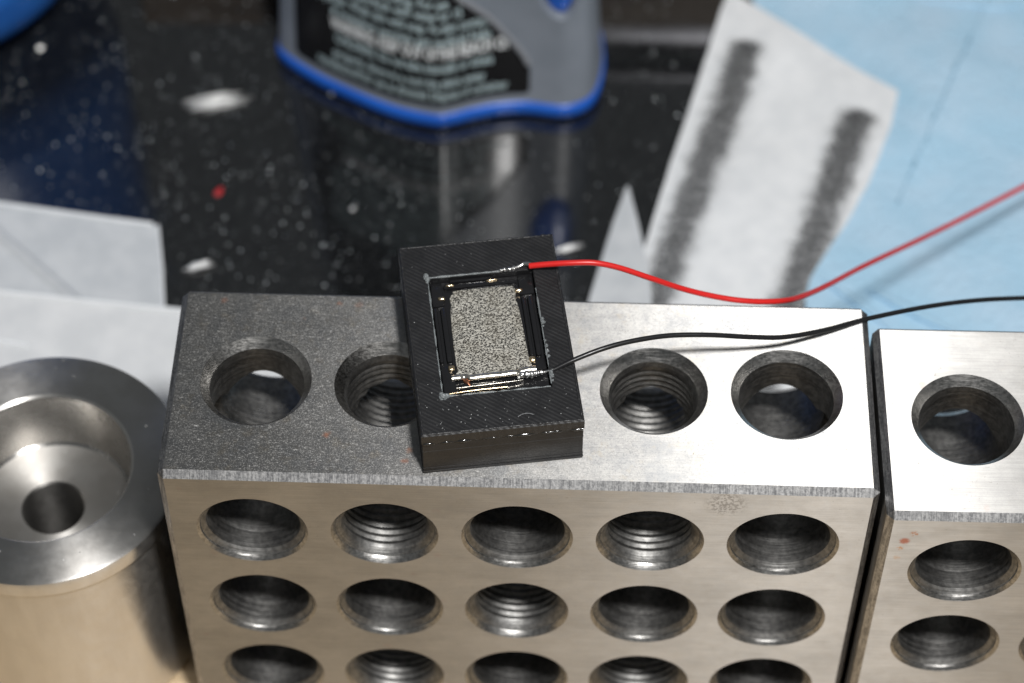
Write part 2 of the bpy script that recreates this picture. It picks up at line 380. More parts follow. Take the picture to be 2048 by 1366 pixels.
# thin foot line and layer ridges round the body
for i, (z0, z1, g) in enumerate(((0.30, 0.52, 0.05), (0.95, 1.05, 0.03), (3.9, 3.98, 0.02))):
    from_bm("layer_ridge", bm_box(0.06 - g, DW - 0.06 + g, 0.06 - g, DD - 0.06 + g, z0, z1, 0.03, 1), M_PS, body, 30)
# lid with the pocket
PU0, PU1, PV0, PV1 = 2.72, 14.22, 4.85, 20.85
bm = bmesh.new(); z0, z1 = DH - LT + 0.10, DH
def ringloop(a, b, c_, d, z): return [bm.verts.new(p) for p in ((a, c_, z), (b, c_, z), (b, d, z), (a, d, z))]
e = 0.14
loops = [ringloop(PU0, PU1, PV0, PV1, z0), ringloop(0, DW, 0, DD, z0), ringloop(-0.02, DW + 0.02, -0.02, DD + 0.02, z1 - e), ringloop(e, DW - e, e, DD - e, z1), ringloop(PU0 - 0.08, PU1 + 0.08, PV0 - 0.08, PV1 + 0.08, z1), ringloop(PU0, PU1, PV0, PV1, z1 - 0.1), ]
loops.append(loops[0])
for A, B in zip(loops, loops[1:]):
    for k in range(4): bm.faces.new((A[k], A[(k + 1) % 4], B[(k + 1) % 4], B[k]))
lid = from_bm("lid", bm, M_PT, dev)
# rim beads of the printed perimeter: a bumpy line along each top edge
def rough_line(name, pts, r, amp, freq, mat, parent, seed=0.0, n=8, step=0.12, flat=1.0):
    P = []
    pts = [Vector(p) for p in pts]
    for a, b in zip(pts, pts[1:]):
        L = (b - a).length; k = max(2, int(L / step))
        for i in range(k): P.append(a.lerp(b, i / k))
    P.append(pts[-1])
    def rr(t, P=P):
        q = P[min(int(t * (len(P) - 1) + 0.5), len(P) - 1)]
        v = mnoise.noise(q * freq + Vector((seed, seed, seed)))
        return max(r * (1 + amp * v), r * 0.12)
    b_ = bm_tube(P, rr, n)
    if flat != 1.0:
        zc = sum(p.z for p in P) / len(P)
        for v in b_.verts: v.co.z = zc + (v.co.z - zc) * flat
    return from_bm(name, b_, mat, parent, 60)
M_EDGE = plain("plastic_bead", (0.02, 0.02, 0.021), 0.42)
for i, (p, q) in enumerate((((0.2, 0.2), (16.8, 0.2)), ((16.8, 0.2), (16.8, 25.4)), ((16.8, 25.4), (0.2, 25.4)), ((0.2, 25.4), (0.2, 0.2)))):
    rough_line("rim_bead", [(*p, DH - 0.03), (*q, DH - 0.03)], 0.11, 1.2, 2.6, M_EDGE, lid, i * 7.1)
M_GLOSS = plain("glossy_glue", (0.012, 0.012, 0.012), 0.12, spec=0.7)
gl = rough_line("glue_seam", [(0.15, 0.05, DH - LT + 0.06), (16.9, 0.05, DH - LT + 0.06)], 0.12, 1.5, 0.9, M_GLOSS, dev, 3.3)
rough_line("glue_seam", [(16.93, 0.1, DH - LT + 0.06), (16.93, 25.4, DH - LT + 0.06)], 0.10, 1.3, 0.9, M_GLOSS, dev, 9.3)
rough_line("glue_seam", [(0.07, 0.1, DH - LT + 0.06), (0.07, 25.4, DH - LT + 0.06)], 0.10, 1.3, 0.9, M_GLOSS, dev, 5.3)

# the little speaker in its pocket
ZP = DH - LT + 0.10
M_BLK = NT("speaker_plastic"); _c = M_BLK.co(); M_BLK.set(Base_Color=(0.011, 0.011, 0.012, 1), Roughness=M_BLK.ramp(M_BLK.noise(_c, 1.2, 3, 0.6), 0.10, 0.26, 0.35, 0.65), Normal=M_BLK.bump(M_BLK.noise(_c, 2.0, 3, 0.6), 0.06, 0.5)); M_BLK = M_BLK.m
def metal(name, col, rough, sc=3.0, mm=0.05):
    t = NT(name); c = t.co(); n = t.noise(c, sc, 3, 0.6)
    t.set(Base_Color=(*col, 1), Metallic=1.0, Roughness=t.ramp(n, rough * 0.7, rough * 1.4, 0.3, 0.7), Normal=t.bump(n, mm, 0.7)); return t.m
M_GOLD = metal("gilt_metal", (0.93, 0.74, 0.48), 0.22); M_STL = metal("bright_metal", (0.80, 0.76, 0.68), 0.26, 2.0, 0.08)
M_SOLD = metal("solder", (0.78, 0.77, 0.75), 0.28, 1.6, 0.15)
M_COPP = metal("copper_film", (0.45, 0.20, 0.12), 0.35)
sp = from_bm("speaker_frame", bm_box(PU0 + 0.06, PU1 - 0.06, PV0 + 0.05, PV1 - 0.05, ZP - 0.05, ZP + 0.55, 0.05, 1), M_BLK, dev, 30)
ZF = ZP + 0.55
def bx(name, u0, u1, v0, v1, h0, h1, mat, bev=0.06): return from_bm(name, bm_box(u0, u1, v0, v1, h0, h1, bev, 2), mat, sp, 30)
for u0, u1 in ((2.95, 3.35), (3.72, 4.3)):                            # rails of the left channel
    bx("rail", u0, u1, 9.6, 17.0, ZF - 0.1, ZF + 0.55, M_BLK, 0.15)
for u0, u1 in ((12.55, 12.95), (13.2, 13.75)):
    bx("rail", u0, u1, 9.4, 17.5, ZF - 0.1, ZF + 0.55, M_BLK, 0.15)
for u0, u1, v0, v1, h in ((2.95, 4.2, 17.3, 20.5, 0.36), (2.95, 4.3, 5.2, 9.2, 0.34), (12.5, 14.05, 17.9, 20.6, 0.40), (12.6, 14.05, 7.6, 9.1, 0.36), (4.4, 12.3, 19.6, 20.1, 0.40), (4.6, 9.2, 5.95, 6.75, 0.30), (5.1, 9.8, 20.35, 20.7, 0.52)):
    bx("frame_bar", u0, u1, v0, v1, ZF - 0.1, ZF + h, M_BLK, 0.09)
# grille pad, gently domed, notched corners
def mat_grille():
    t = NT("speckled_grille"); c = t.co()
    a = t.noise(c, 4.6, 3, 0.8); b = t.vor(c, 5.4); n = t.noise(c, 0.35, 3, 0.5)
    k = t.math('ADD', t.math('MULTIPLY', a, 0.8), t.math('MULTIPLY', b, 0.45))
    col = t.ramp(k, (0.012, 0.0115, 0.011), (0.56, 0.54, 0.48), 0.50, 0.74)
    col = t.mix(t.ramp(n, 0.0, 0.22, 0.4, 0.65), col, (0.24, 0.21, 0.15))
    t.set(Base_Color=col, Roughness=0.40, Metallic=0.4, Normal=t.bump(k, 0.16, 1.0)); return t.m
out_ = [(4.62, 8.1), (4.95, 7.75), (12.3, 7.75), (12.62, 8.1), (12.42, 9.4), (12.3, 13), (12.15, 16.4), (11.95, 17.4), (12.1, 18.5), (11.95, 19.1), (11.4, 19.35), (5.8, 19.35), (5.3, 19.0), (4.85, 18.4), (4.9, 17.4), (4.70, 16.2), (4.60, 13), (4.58, 10)]
bm = bmesh.new(); cen = Vector((8.45, 13.5, 0)); rg = []
for k in (1.0, 0.985, 0.95, 0.85, 0.65, 0.4, 0.15):
    h = ZF - 0.05 if k == 1.0 else ZF + 0.30 + 0.14 * (1 - k ** 3)
    P = spline([Vector((*p, 0)) for p in out_ + out_[:1]], 3)[:-1]
    rg.append([bm.verts.new(cen.lerp(p, k if k < 1 else 1.0) + Vector((0, 0, h))) for p in P])
for A, B in zip(rg, rg[1:]):
    for i in range(len(A)): bm.faces.new((A[i], A[(i + 1) % len(A)], B[(i + 1) % len(A)], B[i]))
bm.faces.new(rg[-1])
from_bm("grille", bm, mat_grille(), sp, 50)
for u, v, a, b, h in ((3.98, 18.3, 0.42, 0.24, 0.55), (5.08, 19.95, 0.5, 0.14, 0.6), (12.42, 18.45, 0.45, 0.26, 0.6), (4.05, 8.75, 0.36, 0.38, 0.66), (12.72, 8.95, 0.36, 0.40, 0.66), (9.7, 20.2, 0.7, 0.10, 0.56)):
    bm = bmesh.new(); m = bmesh.ops.create_uvsphere(bm, u_segments=20, v_segments=12, radius=1.0)
    for w_ in m['verts']:
        q = w_.co; q.x = math.copysign(abs(q.x) ** 0.6, q.x); q.y = math.copysign(abs(q.y) ** 0.75, q.y); w_.co = Vector((u + q.x * a, v + q.y * b, ZF + h - 0.26 + q.z * 0.26))
    from_bm("contact", bm, M_GOLD, sp, 179)
# terminal bar along the front of the grille, a bent strip
def strip(name, pts, wid, th, mat):
    P = spline([Vector(p) for p in pts], 5); V = []; F = []; cs = []
    for k in range(9):
        a = math.pi * k / 8; cs.append((-wid / 2 * math.cos(a), th * 2.2 * math.sin(a) ** 0.8))
    m = len(cs)
    for p in P:
        for dv, dz in cs: V.append((p.x, p.y + dv, p.z + dz))
    for i in range(len(P) - 1):
        for k in range(m): F.append((i * m + k, i * m + (k + 1) % m, i * m + m + (k + 1) % m, i * m + m + k))
    F += [tuple(range(m))[::-1], tuple(len(V) - m + k for k in range(m))]
    return from_py(name, V, F, mat, sp, 50)
strip("terminal_bar", [(3.95, 7.5, ZF + .30), (4.8, 7.52, ZF + .34), (5.25, 7.6, ZF + .22), (5.6, 7.5, ZF + .34), (5.85, 7.22, ZF + .46), (7.5, 7.24, ZF + .50), (9.5, 7.28, ZF + .48), (10.9, 7.34, ZF + .46), (11.2, 7.55, ZF + .30), (12.0, 7.66, ZF + .36), (12.9, 7.68, ZF + .34)], 0.74, 0.15, M_STL)
strip("terminal_strip", [(3.5, 5.42, ZF + .28), (5.5, 5.46, ZF + .42), (7.6, 5.52, ZF + .40), (9.65, 5.6, ZF + .30)], 0.26, 0.12, M_GOLD)
strip("terminal_strip", [(4.3, 6.1, ZF + .24), (6.5, 6.12, ZF + .34), (9.9, 6.25, ZF + .30), (11.4, 6.4, ZF + .2)], 0.16, 0.10, M_STL)
strip("copper_tab", [(5.15, 7.15, ZF + .1), (5.5, 6.9, ZF + .30), (5.85, 6.5, ZF + .12)], 0.7, 0.08, M_COPP)
def blob(name, pts, mat, parent, sub=2, seed=0, amp=0.25, fz=1.0):
    bm = bmesh.new()
    for (x, y, z, r) in pts:
        m = bmesh.ops.create_icosphere(bm, subdivisions=sub + 1, radius=r)
        for v in m['verts']:
            k = 1 + amp * mnoise.noise(v.co * (1.8 / r) + Vector((x + seed, y, z)))
            v.co = v.co * k; v.co.z *= fz; v.co += Vector((x, y, z))
    bmesh.ops.scale(bm, vec=(S, S, S), verts=bm.verts)
    me = bpy.data.meshes.new(name); bm.to_mesh(me); bm.free()
    o = finish(name, me, mat, parent, 179)
    if len(pts) > 1:
        md = o.modifiers.new("r", 'REMESH'); md.mode = 'VOXEL'; md.voxel_size = 0.055 * S; md.use_smooth_shade = True
    return o
blob("solder_joint", [(11.3, 7.0, ZF + .45, .36), (11.8, 6.95, ZF + .5, .42), (12.35, 6.95, ZF + .5, .44), (12.9, 6.98, ZF + .5, .38), (13.4, 7.05, ZF + .5, .28), (10.95, 6.7, ZF + .35, .2), (10.5, 6.4, ZF + .3, .14)], M_SOLD, sp, seed=2)
blob("solder_joint", [(10.75, 21.0, DH + .05, .22), (11.2, 21.02, DH + .1, .27), (11.7, 21.05, DH + .1, .24), (12.2, 21.1, DH + .1, .27), (12.7, 21.2, DH + .14, .22), (13.1, 21.35, DH + .2, .2)], M_SOLD, sp, seed=5)
# clear glue left round the pocket
def mat_glue():
    t = NT("clear_glue"); t.set(Base_Color=(0.48, 0.52, 0.53, 1), Roughness=0.25, Transmission_Weight=0.65, IOR=1.45, Normal=t.bump(t.noise(t.co(), 3.5, 3, 0.7), 0.12, 0.9)); return t.m
M_GLUE = mat_glue()
blob("glue_drop", [(2.62, 21.1, DH, .34), (2.75, 20.8, DH, .30), (2.7, 20.4, DH - .05, .2)], M_GLUE, dev, seed=1, amp=.5)
blob("glue_drop", [(2.75, 4.75, DH, .42), (3.2, 4.85, DH, .3), (2.6, 5.2, DH - .05, .24), (3.7, 4.85, DH - .1, .2)], M_GLUE, dev, seed=4, amp=.6)
blob("glue_drop", [(14.38, 13.9, DH, .20), (14.42, 13.4, DH, .24), (14.36, 12.9, DH - .05, .14)], M_GLUE, dev, seed=7, amp=.6)
blob("glue_drop", [(14.32, 10.9, DH, .14), (14.34, 10.2, DH, .22), (14.35, 9.5, DH, .2), (14.38, 8.8, DH, .2)], M_GLUE, dev, seed=9, amp=.6)
blob("glue_drop", [(14.4, 6.7, DH, .2), (14.42, 6.2, DH, .24), (14.4, 5.6, DH - .05, .16)], M_GLUE, dev, seed=13, amp=.6)
rough_line("glue_seam", [(2.75, 5.0, DH - .06), (2.75, 20.6, DH - .06)], 0.075, 1.2, 1.3, M_GLUE, dev, 1.0)
rough_line("glue_seam", [(14.22, 5.2, DH - .04), (14.22, 18.2, DH - .04)], 0.07, 1.4, 1.1, M_GLUE, dev, 2.0)
rough_line("glue_seam", [(3.0, 20.95, DH - .04), (10.6, 20.98, DH - .04)], 0.11, 1.0, 1.0, M_GLUE, dev, 4.0)
rough_line("glue_seam", [(3.4, 4.85, DH - .04), (14.1, 4.85, DH - .06)], 0.10, 1.4, 1.4, M_GLUE, dev, 6.0)
# stray fibres and crumbs on the lid
bm = bmesh.new()
for k in range(90):
    u, v = random.uniform(0.5, 16.5), random.choice((random.uniform(0.3, 4.5), random.uniform(0.3, 25.2)))
    if PU0 < u < PU1 and PV0 < v < PV1: continue
    r = random.uniform(0.015, 0.05)
    m = bmesh.ops.create_icosphere(bm, subdivisions=1, radius=r)
    for w_ in m['verts']: w_.co = Vector((w_.co.x * random.uniform(.6, 2), w_.co.y, w_.co.z * .6)) + Vector((u, v, DH + 0.01))
tag(from_bm("crumb", bm, plain("pale_dust", (0.45, 0.46, 0.46), 0.6), lid), kind="stuff")
bm_tube(spline([(10.2, 1.3, DH + .03), (10.7, 1.55, DH + .07), (11.3, 1.6, DH + .05), (11.9, 1.4, DH + .03)], 6), 0.018, 6, bm := bmesh.new())
from_bm("fibre", bm, plain("pale_fibre", (0.4, 0.41, 0.42), 0.6), lid)

# wires (world millimetres, so un-rotate into the box)
dm = Matrix.Translation(Vector((28.15, 0.92, BZ + 0.02))) @ Matrix.Rotation(math.radians(8.8), 4, 'Z')
dmi = dm.inverted()
def wire(name, px, rad, mat, label):
    P = spline([dmi @ at(*p) for p in px], 14)
    o = from_bm(name, bm_tube(P, rad, 16), mat, dev, 60); o["label"] = label; return o, P
t = NT("red_insulation"); t.set(Base_Color=(0.62, 0.018, 0.016, 1), Roughness=t.ramp(t.noise(t.co(), 2, 2), 0.28, 0.42), Normal=t.bump(t.noise(t.co(), 1.5, 3), 0.03, 0.6)); M_RED = t.m
t = NT("black_insulation"); t.set(Base_Color=(0.012, 0.012, 0.013, 1), Roughness=t.ramp(t.noise(t.co(), 2, 2), 0.25, 0.4), Normal=t.bump(t.noise(t.co(), 1.5, 3), 0.03, 0.6)); M_BKW = t.m
wr, P = wire("wire", [(1059, 532, 58.3), (1090, 529, 58.7), (1140, 526, 59.2), (1190, 526, 59.2), (1240, 536, 58.3), (1300, 556, 56.6), (1370, 579, 54.0), (1440, 595, 52.3), (1500, 602.5, 51.4), (1560, 602, 50.0), (1600, 594, 47.0), (1650, 573, 42), (1730, 531, 34), (1850, 474, 25.5), (1950, 424, 21), (2048, 373, 18.5), (2200, 292, 16)], 0.325, M_RED, "red insulated wire running off to the right")
wb, P = wire("wire", [(1108, 739, 57.6), (1150, 719, 58.3), (1210, 696, 58.8), (1270, 681, 58.6), (1340, 671, 57.9), (1420, 670, 57.0), (1500, 674, 55.6), (1570, 674, 54.2), (1650, 660, 52.6), (1735, 637.5, 51.1), (1850, 614, 48.4), (1950, 601, 46), (2048, 596, 44), (2200, 594, 41)], 0.27, M_BKW, "black insulated wire crossing the steel block")
bm = bm_tube(spline([dmi @ at(1112, 737, 57.7), Vector((13.7, 7.05, ZF + .5)), Vector((13.0, 6.98, ZF + .55))], 6), 0.13, 8); from_bm("wire_strand", bm, M_SOLD, dev, 60)
bm = bm_tube(spline([dmi @ at(1066, 531, 58.3), Vector((13.45, 21.4, DH + .35)), Vector((12.9, 21.25, DH + .2))], 6), lambda t_: 0.27 - 0.08 * t_, 8); from_bm("wire_strand", bm, M_SOLD, dev, 60)

# ------------------------------------------------------------------ papers and towel behind
def sheet(name, L, R, nv, nu, zf, mat, th=0.12, rag=0.0, seed=0.0):
    """a thin sheet between two border lines; zf(x, y) gives its height"""
    def res(P, n):
        P = [Vector(p) for p in P]; d = [0]
        for a, b in zip(P, P[1:]): d.append(d[-1] + (b - a).length)
        o = []
        for i in range(n):
            s = d[-1] * i / (n - 1); k = max(j for j in range(len(d)) if d[j] <= s + 1e-9); k = min(k, len(P) - 2)
            o.append(P[k].lerp(P[k + 1], (s - d[k]) / (d[k + 1] - d[k])))
        return o
    A, B = res(L, nv), res(R, nv); V = []
    for sgn in (0, 1):
        for i in range(nv):
            for j in range(nu):
                p = A[i].lerp(B[i], j / (nu - 1))
                if rag and j in (0, nu - 1):
                    q = mnoise.noise(Vector((i * 0.35, seed + j, 0))) * rag; p = p + (B[i] - A[i]).normalized() * q
                V.append((p.x, p.y, zf(p.x, p.y) - sgn * th))
    F = []; N = nv * nu
    for i in range(nv - 1):
        for j in range(nu - 1):
            a = i * nu + j; F.append((a, a + 1, a + nu + 1, a + nu)); F.append((N + a, N + a + nu, N + a + nu + 1, N + a + 1))
    bd = [j for j in range(nu)] + [i * nu + nu - 1 for i in range(1, nv)] + [(nv - 1) * nu + j for j in range(nu - 2, -1, -1)] + [i * nu for i in range(nv - 2, 0, -1)]
    for a, b in zip(bd, bd[1:] + bd[:1]): F.append((a, N + a, N + b, b))
    return from_py(name, V, F, mat, None, 40)
def g(px, py, z=0): p = at(px, py, z); return (p.x, p.y, 0)
N2 = lambda x, y, f, s=0: mnoise.noise(Vector((x * f + s, y * f - s, s)))
# blue towel (two plies, the fold lying over)
def mat_towel():
    t = NT("blue_towel"); c = t.co(); n = t.noise(c, 0.10, 4, 0.6); f = t.noise(t.co(scale=(1.0, 1.0, 1)), 1.6, 4, 0.7); w_ = t.noise(c, 0.9, 3, 0.6)
    col = t.ramp(n, (0.40, 0.62, 0.79), (0.48, 0.67, 0.83), 0.3, 0.7); col = t.mix(t.ramp(t.vor(c, 0.9), 0.25, 0.0, 0.0, 0.4), col, (0.36, 0.56, 0.72))
    t.set(Base_Color=col, Roughness=0.9, Specular_IOR_Level=0.15, Normal=t.bump(t.math('ADD', f, t.vor(c, 0.9)), 0.3, 0.7)); return t.m
M_TOW = mat_towel()
def ztow(x, y):
    return 1.4 + 1.1 * N2(x, y, 0.045) + 0.45 * N2(x, y, 0.11, 3)
sh_t = sheet("shop_towel", [g(1440, -330), g(1500, 0), g(1590, 260), g(1610, 600), g(1600, 790)], [g(2500, -330), g(2500, 0), g(2500, 260), g(2500, 600), g(2500, 790)], 90, 80, ztow, M_TOW, 0.35)
tag(sh_t, "pale blue shop towel spread on the table behind the steel blocks", "towel")
# perforation: short dashes pressed along the tear line, a part of the towel
a, b = Vector(g(2012, -80)), Vector(g(1793, 417)); bm = bmesh.new(); L = (b - a).length; d = (b - a).normalized(); nrm = Vector((-d.y, d.x, 0)); s = 0
while s < L:
    l = random.uniform(0.9, 2.4); w_ = random.uniform(0.08, 0.30); off = 0.35 * mnoise.noise(Vector((s * 0.25, 3, 1)))
    P = [a + d * (s + l * k / 5) + nrm * (off + random.uniform(-.05, .05)) for k in range(6)]
    for p in P: p.z = ztow(p.x, p.y) + 0.0
    bm_tube(P, lambda q, w_=w_: w_ * (0.3 + math.sin(math.pi * q)), 6, bm); s += l + random.uniform(0.15, 0.5)
pe = from_bm("perforation", bm, plain("towel_perforation", (0.27, 0.45, 0.58), 0.9), sh_t, 60); pe["kind"] = "stuff"
# folded edges of the towel near the blocks
def crease(pts, r, zoff=0.0):
    P = spline([Vector(g(*p)) for p in pts], 10)
    for p in P: p.z = ztow(p.x, p.y) + zoff
    o = from_bm("fold", bm_tube(P, lambda q: r * (0.25 + math.sin(math.pi * min(max(q, 0), 1))), 8), M_TOW, sh_t, 60)
crease([(1640, 575), (1680, 600), (1740, 640), (1800, 690)], 0.45, 0.25); crease([(1730, 592), (1790, 622), (1850, 652), (1920, 690)], 0.6, 0.3); crease([(2048, 20), (1990, 24), (1900, 14), (1820, 2)], 0.35, 0.15)

# white strip with two graphite smears
A1, A2 = at(1497, 95, 1), at(1318, 575, 1); B1, B2 = at(1716, 232, 1), at(1590, 585, 1)
def mat_strip():
    t = NT("smeared_paper"); c = t.co(); n = t.noise(c, 0.35, 4, 0.6); f = t.noise(c, 5, 3, 0.7); g1 = t.noise(c, 1.9, 5, 0.85)
    col = t.ramp(n, (0.74, 0.76, 0.78), (0.82, 0.835, 0.85), 0.3, 0.7)
    for (a, b, wid, soft, seed) in ((A1, A2, 2.3, 1.6, 0.0), (B1, B2, 2.5, 1.4, 5.0)):
        d = Vector((b.x - a.x, b.y - a.y, 0)); L = d.length; d.normalize(); nn = Vector((-d.y, d.x, 0))
        rel = t.node('ShaderNodeVectorMath', {'operation': 'SUBTRACT'}, i0=c, i1=(a.x, a.y, 0)).outputs[0]
        s_ = t.node('ShaderNodeVectorMath', {'operation': 'DOT_PRODUCT'}, i0=rel, i1=d).outputs['Value']
        q_ = t.node('ShaderNodeVectorMath', {'operation': 'DOT_PRODUCT'}, i0=rel, i1=nn).outputs['Value']
        wob = t.math('MULTIPLY', t.math('SUBTRACT', t.noise(c, 0.42, 5, 0.75), 0.5), 4.0)
        q_ = t.math('ABSOLUTE', t.math('ADD', q_, wob))
        core = t.ramp(q_, 1.0, 0.0, 0.2, wid + soft * 0.9)
        core = t.math('MULTIPLY', core, t.ramp(t.math('ADD', s_, t.math('MULTIPLY', wob, 0.6)), 0.0, 1.0, -1.2, 1.0))
        core = t.math('MULTIPLY', core, t.ramp(s_, 1.0, 0.78, 5, L * 0.6))
        core = t.math('MULTIPLY', core, t.ramp(g1, 0.36, 1.2, 0.40, 0.56))
        col = t.mix(t.node('ShaderNodeClamp', i0=t.math('MULTIPLY', core, 1.7)).outputs[0], col, (0.02, 0.0205, 0.022))
        halo = t.math('MULTIPLY', t.ramp(q_, 1.0, 0.0, 0.5, 5.5), t.math('MULTIPLY', t.ramp(s_, 0.0, 1.0, -2, 3), t.ramp(g1, 0.05, 0.45, 0.40, 0.62)))
        col = t.mix(halo, col, (0.28, 0.285, 0.29))
    t.set(Base_Color=col, Roughness=0.8, Specular_IOR_Level=0.2, Normal=t.bump(f, 0.08, 0.6)); return t.m
st = sheet("paper_strip", [g(1456, -20, 1.5), g(1339, 328, 1.5), g(1255, 595, 1.5), g(1180, 830, 1.5)], [g(1796, 187, 1.5), g(1780, 262, 1.5), g(1740, 362, 1.5), g(1692, 450, 1.5), g(1652, 508, 1.5), g(1622, 556, 1.5), g(1600, 640, 1.5), g(1600, 830, 1.5)], 70, 40,
           lambda x, y: max(0.25, (ztow(x, y) + 0.35) if x > 70 else (0.4 + (ztow(x, y) - 0.05) * min(1, max(0, (x - 52) / 18)))), mat_strip(), 0.12, 0.12)
tag(st, "white paper strip with two dark graphite smears lying over the blue towel", "paper")
M_PAP = mat_paper("tracing_paper", (0.50, 0.525, 0.55), (0.59, 0.61, 0.63), 0.25); M_HEM = mat_paper("lit_paper_edge", (0.80, 0.82, 0.84), (0.84, 0.86, 0.88), 0.5)  # edges whiter than their sheets: the light they catch is put into the colour
sl = sheet("paper_scrap", [g(1253, 376), g(1245, 398), g(1226, 450), g(1180, 600), g(1150, 720)], [g(1257, 376), g(1263, 398), g(1276, 450), g(1300, 560), g(1310, 720)], 30, 14, lambda x, y: 0.4 + 0.03 * max(0, 86 - y), M_PAP, 0.12)
tag(sl, "narrow pointed grey paper scrap between the smeared strip and speaker box", "paper")
FA, FB = Vector(g(-20, 450, 3)), Vector(g(165, 598, 3)); FD = (FB - FA).normalized()
def zA(x, y):
    d = (x - FA.x) * -FD.y + (y - FA.y) * FD.x
    return 0.9 + 0.10 * max(0, y - 62) + 0.3 * N2(x, y, 0.05, 2) + 0.9 * math.exp(-(d / 0.7) ** 2) + 0.05 * max(0, -d)
pa = sheet("paper_sheet", [g(-160, 385, 3), g(-160, 760, 3)], [g(316, 444, 3), g(322, 520, 3), g(327, 640, 3)], 90, 120, zA, M_PAP, 0.15)
def hem(o, pts, zf, r, mat):
    P = []
    Q = [Vector(p) for p in pts]
    for a, b in zip(Q, Q[1:]): P += [a.lerp(b, k / 40) for k in range(40)]
    for p in P: p.z = zf(p.x, p.y) + r * 0.5
    return from_bm("folded_edge", bm_tube(P, r, 8), mat, o, 60)
hem(pa, [g(-100, 392, 3), g(315, 444, 3)], zA, 0.28, M_HEM); hem(pa, [g(315, 444, 3), g(322, 520, 3), g(326, 630, 3)], zA, 0.14, M_HEM)
tag(pa, "upper grey-white paper sheet with a square corner, behind the metal cylinder", "paper")
M_PAP2 = mat_paper("white_film", (0.62, 0.635, 0.65), (0.71, 0.72, 0.73), 0.2)
def zB(x, y): return 2.3 + 0.10 * max(0, y - 44) + 0.5 * N2(x, y, 0.045, 5)
pb = sheet("paper_sheet", [g(-160, 572, 4), g(-160, 760, 4), g(-160, 880, 4)], [g(900, 668, 4), g(900, 740, 4), g(900, 830, 4)], 40, 60, zB, M_PAP2, 0.15)
hem(pb, [g(-150, 573, 4), g(380, 621, 4)], zB, 0.30, M_HEM)
tag(pb, "middle white paper sheet tucked between the metal cylinder and upper sheet", "paper")
def zC(x, y): return 4.6 + 0.4 * N2(x, y, 0.04, 9)
pc = sheet("paper_sheet", [g(-160, 655, 4), g(-160, 800, 4)], [g(70, 700, 4), g(150, 770, 4)], 30, 30, zC, M_PAP2, 0.15)
hem(pc, [g(-150, 657, 4), g(66, 699, 4)], zC, 0.28, M_HEM)
tag(pc, "front white paper sheet whose edge shows just behind the cylinder's rim at left", "paper")

# ------------------------------------------------------------------ bottle with the black label
FR = [(-0.9, 113.5), (-0.5, 110.2), (4.26, 106.0), (10.5, 102.2), (17.3, 98.9), (23.2, 97.4), (26, 97.9), (29, 99.0), (32.5, 100.0), (36.3, 100.4), (42.1, 99.9), (45.8, 101.8), (47.4, 106.)]
BK = [(47.7, 112.0), (46.0, 118.5), (38, 123.0), (24, 125.0), (10, 123.0), (1.5, 119.0)]
loop = spline([Vector((*p, 0)) for p in FR + BK + FR[:1]], 20)[:-1]
CEN = Vector((23.5, 111, 0)); DRAFT = 0.07
fs = [0.0]
front = loop[:20 * (len(FR) - 1) + 1]
for a, b in zip(front, front[1:]): fs.append(fs[-1] + (b - a).length)
def surf(s, z, off=0.0):
    """point on the bottle's front at arc length s and height z"""
    k = 0
    lo, hi = 0, len(fs) - 2
    while lo < hi:
        mid = (lo + hi + 1) // 2
        if fs[mid] <= s: lo = mid
        else: hi = mid - 1
    k = lo; u = (s - fs[k]) / (fs[k + 1] - fs[k]); p = front[k].lerp(front[k + 1], u)
    d = (front[min(k + 2, len(front) - 1)] - front[max(k - 1, 0)]).normalized()
    return Vector((p.x, p.y, z)) + Vector((d.y, -d.x, 0)) * (off - DRAFT * z)
def loft(prof, n_skip=1):
    """prof: (inset mm, z, shrink to centre)"""
    bm = bmesh.new(); rings = []; P = loop[::n_skip]; n = len(P)
    for ins, z, k in prof:
        ring = []
        for i in range(n):
            d = (P[(i + 1) % n] - P[i - 1]).normalized(); nrm = Vector((d.y, -d.x, 0))
            q = P[i] - nrm * ins
            if k: q = q.lerp(CEN + (q - CEN).normalized() * 9.0, k)
            ring.append(bm.verts.new((q.x, q.y, z)))
        rings.append(ring)
    for A, B in zip(rings, rings[1:]):
        for i in range(n): bm.faces.new((A[i], A[(i + 1) % n], B[(i + 1) % n], B[i]))
    bm.faces.new(rings[0][::-1]); bm.faces.new(rings[-1]); return bm
bot = empty("bottle", (0, 0, 0)); tag(bot, "grey plastic bottle with black printed label and blue base, standing on the table", "bottle")
def mat_plastic(name, a, b, rough):
    t = NT(name); c = t.co(); n = t.noise(c, 0.15, 3, 0.5)
    t.set(Base_Color=t.ramp(n, a, b, 0.3, 0.7), Roughness=rough, Normal=t.bump(t.noise(c, 3, 3, 0.6), 0.02, 0.5)); return t.m
M_BLU = mat_plastic("blue_plastic", (0.016, 0.115, 0.56), (0.02, 0.14, 0.64), 0.3)
M_GRY = mat_plastic("grey_plastic", (0.19, 0.215, 0.25), (0.225, 0.25, 0.29), 0.42)
from_bm("base", loft([(1.2, -0.28, 0), (0.35, 0.0, 0), (0.0, 0.5, 0), (-0.05, 1.3, 0), (0.0, 2.2, 0), (0.35, 2.6, 0)]), M_BLU, bot, 50)
sh = from_bm("shell", loft([(0.5, 2.5, 0), (0.3, 2.75, 0), (0.25 + DRAFT * 3.4, 3.4, 0), (0.25 + DRAFT * 20, 20, 0), (0.25 + DRAFT * 45, 45, 0), (0.3 + DRAFT * 62, 62, 0), (4.5, 76, 0.10), (5.0, 86, 0.45), (5.0, 92, 0.85), (5.0, 95, 1.0), (5.0, 101, 1.0)]), M_GRY, bot, 40)
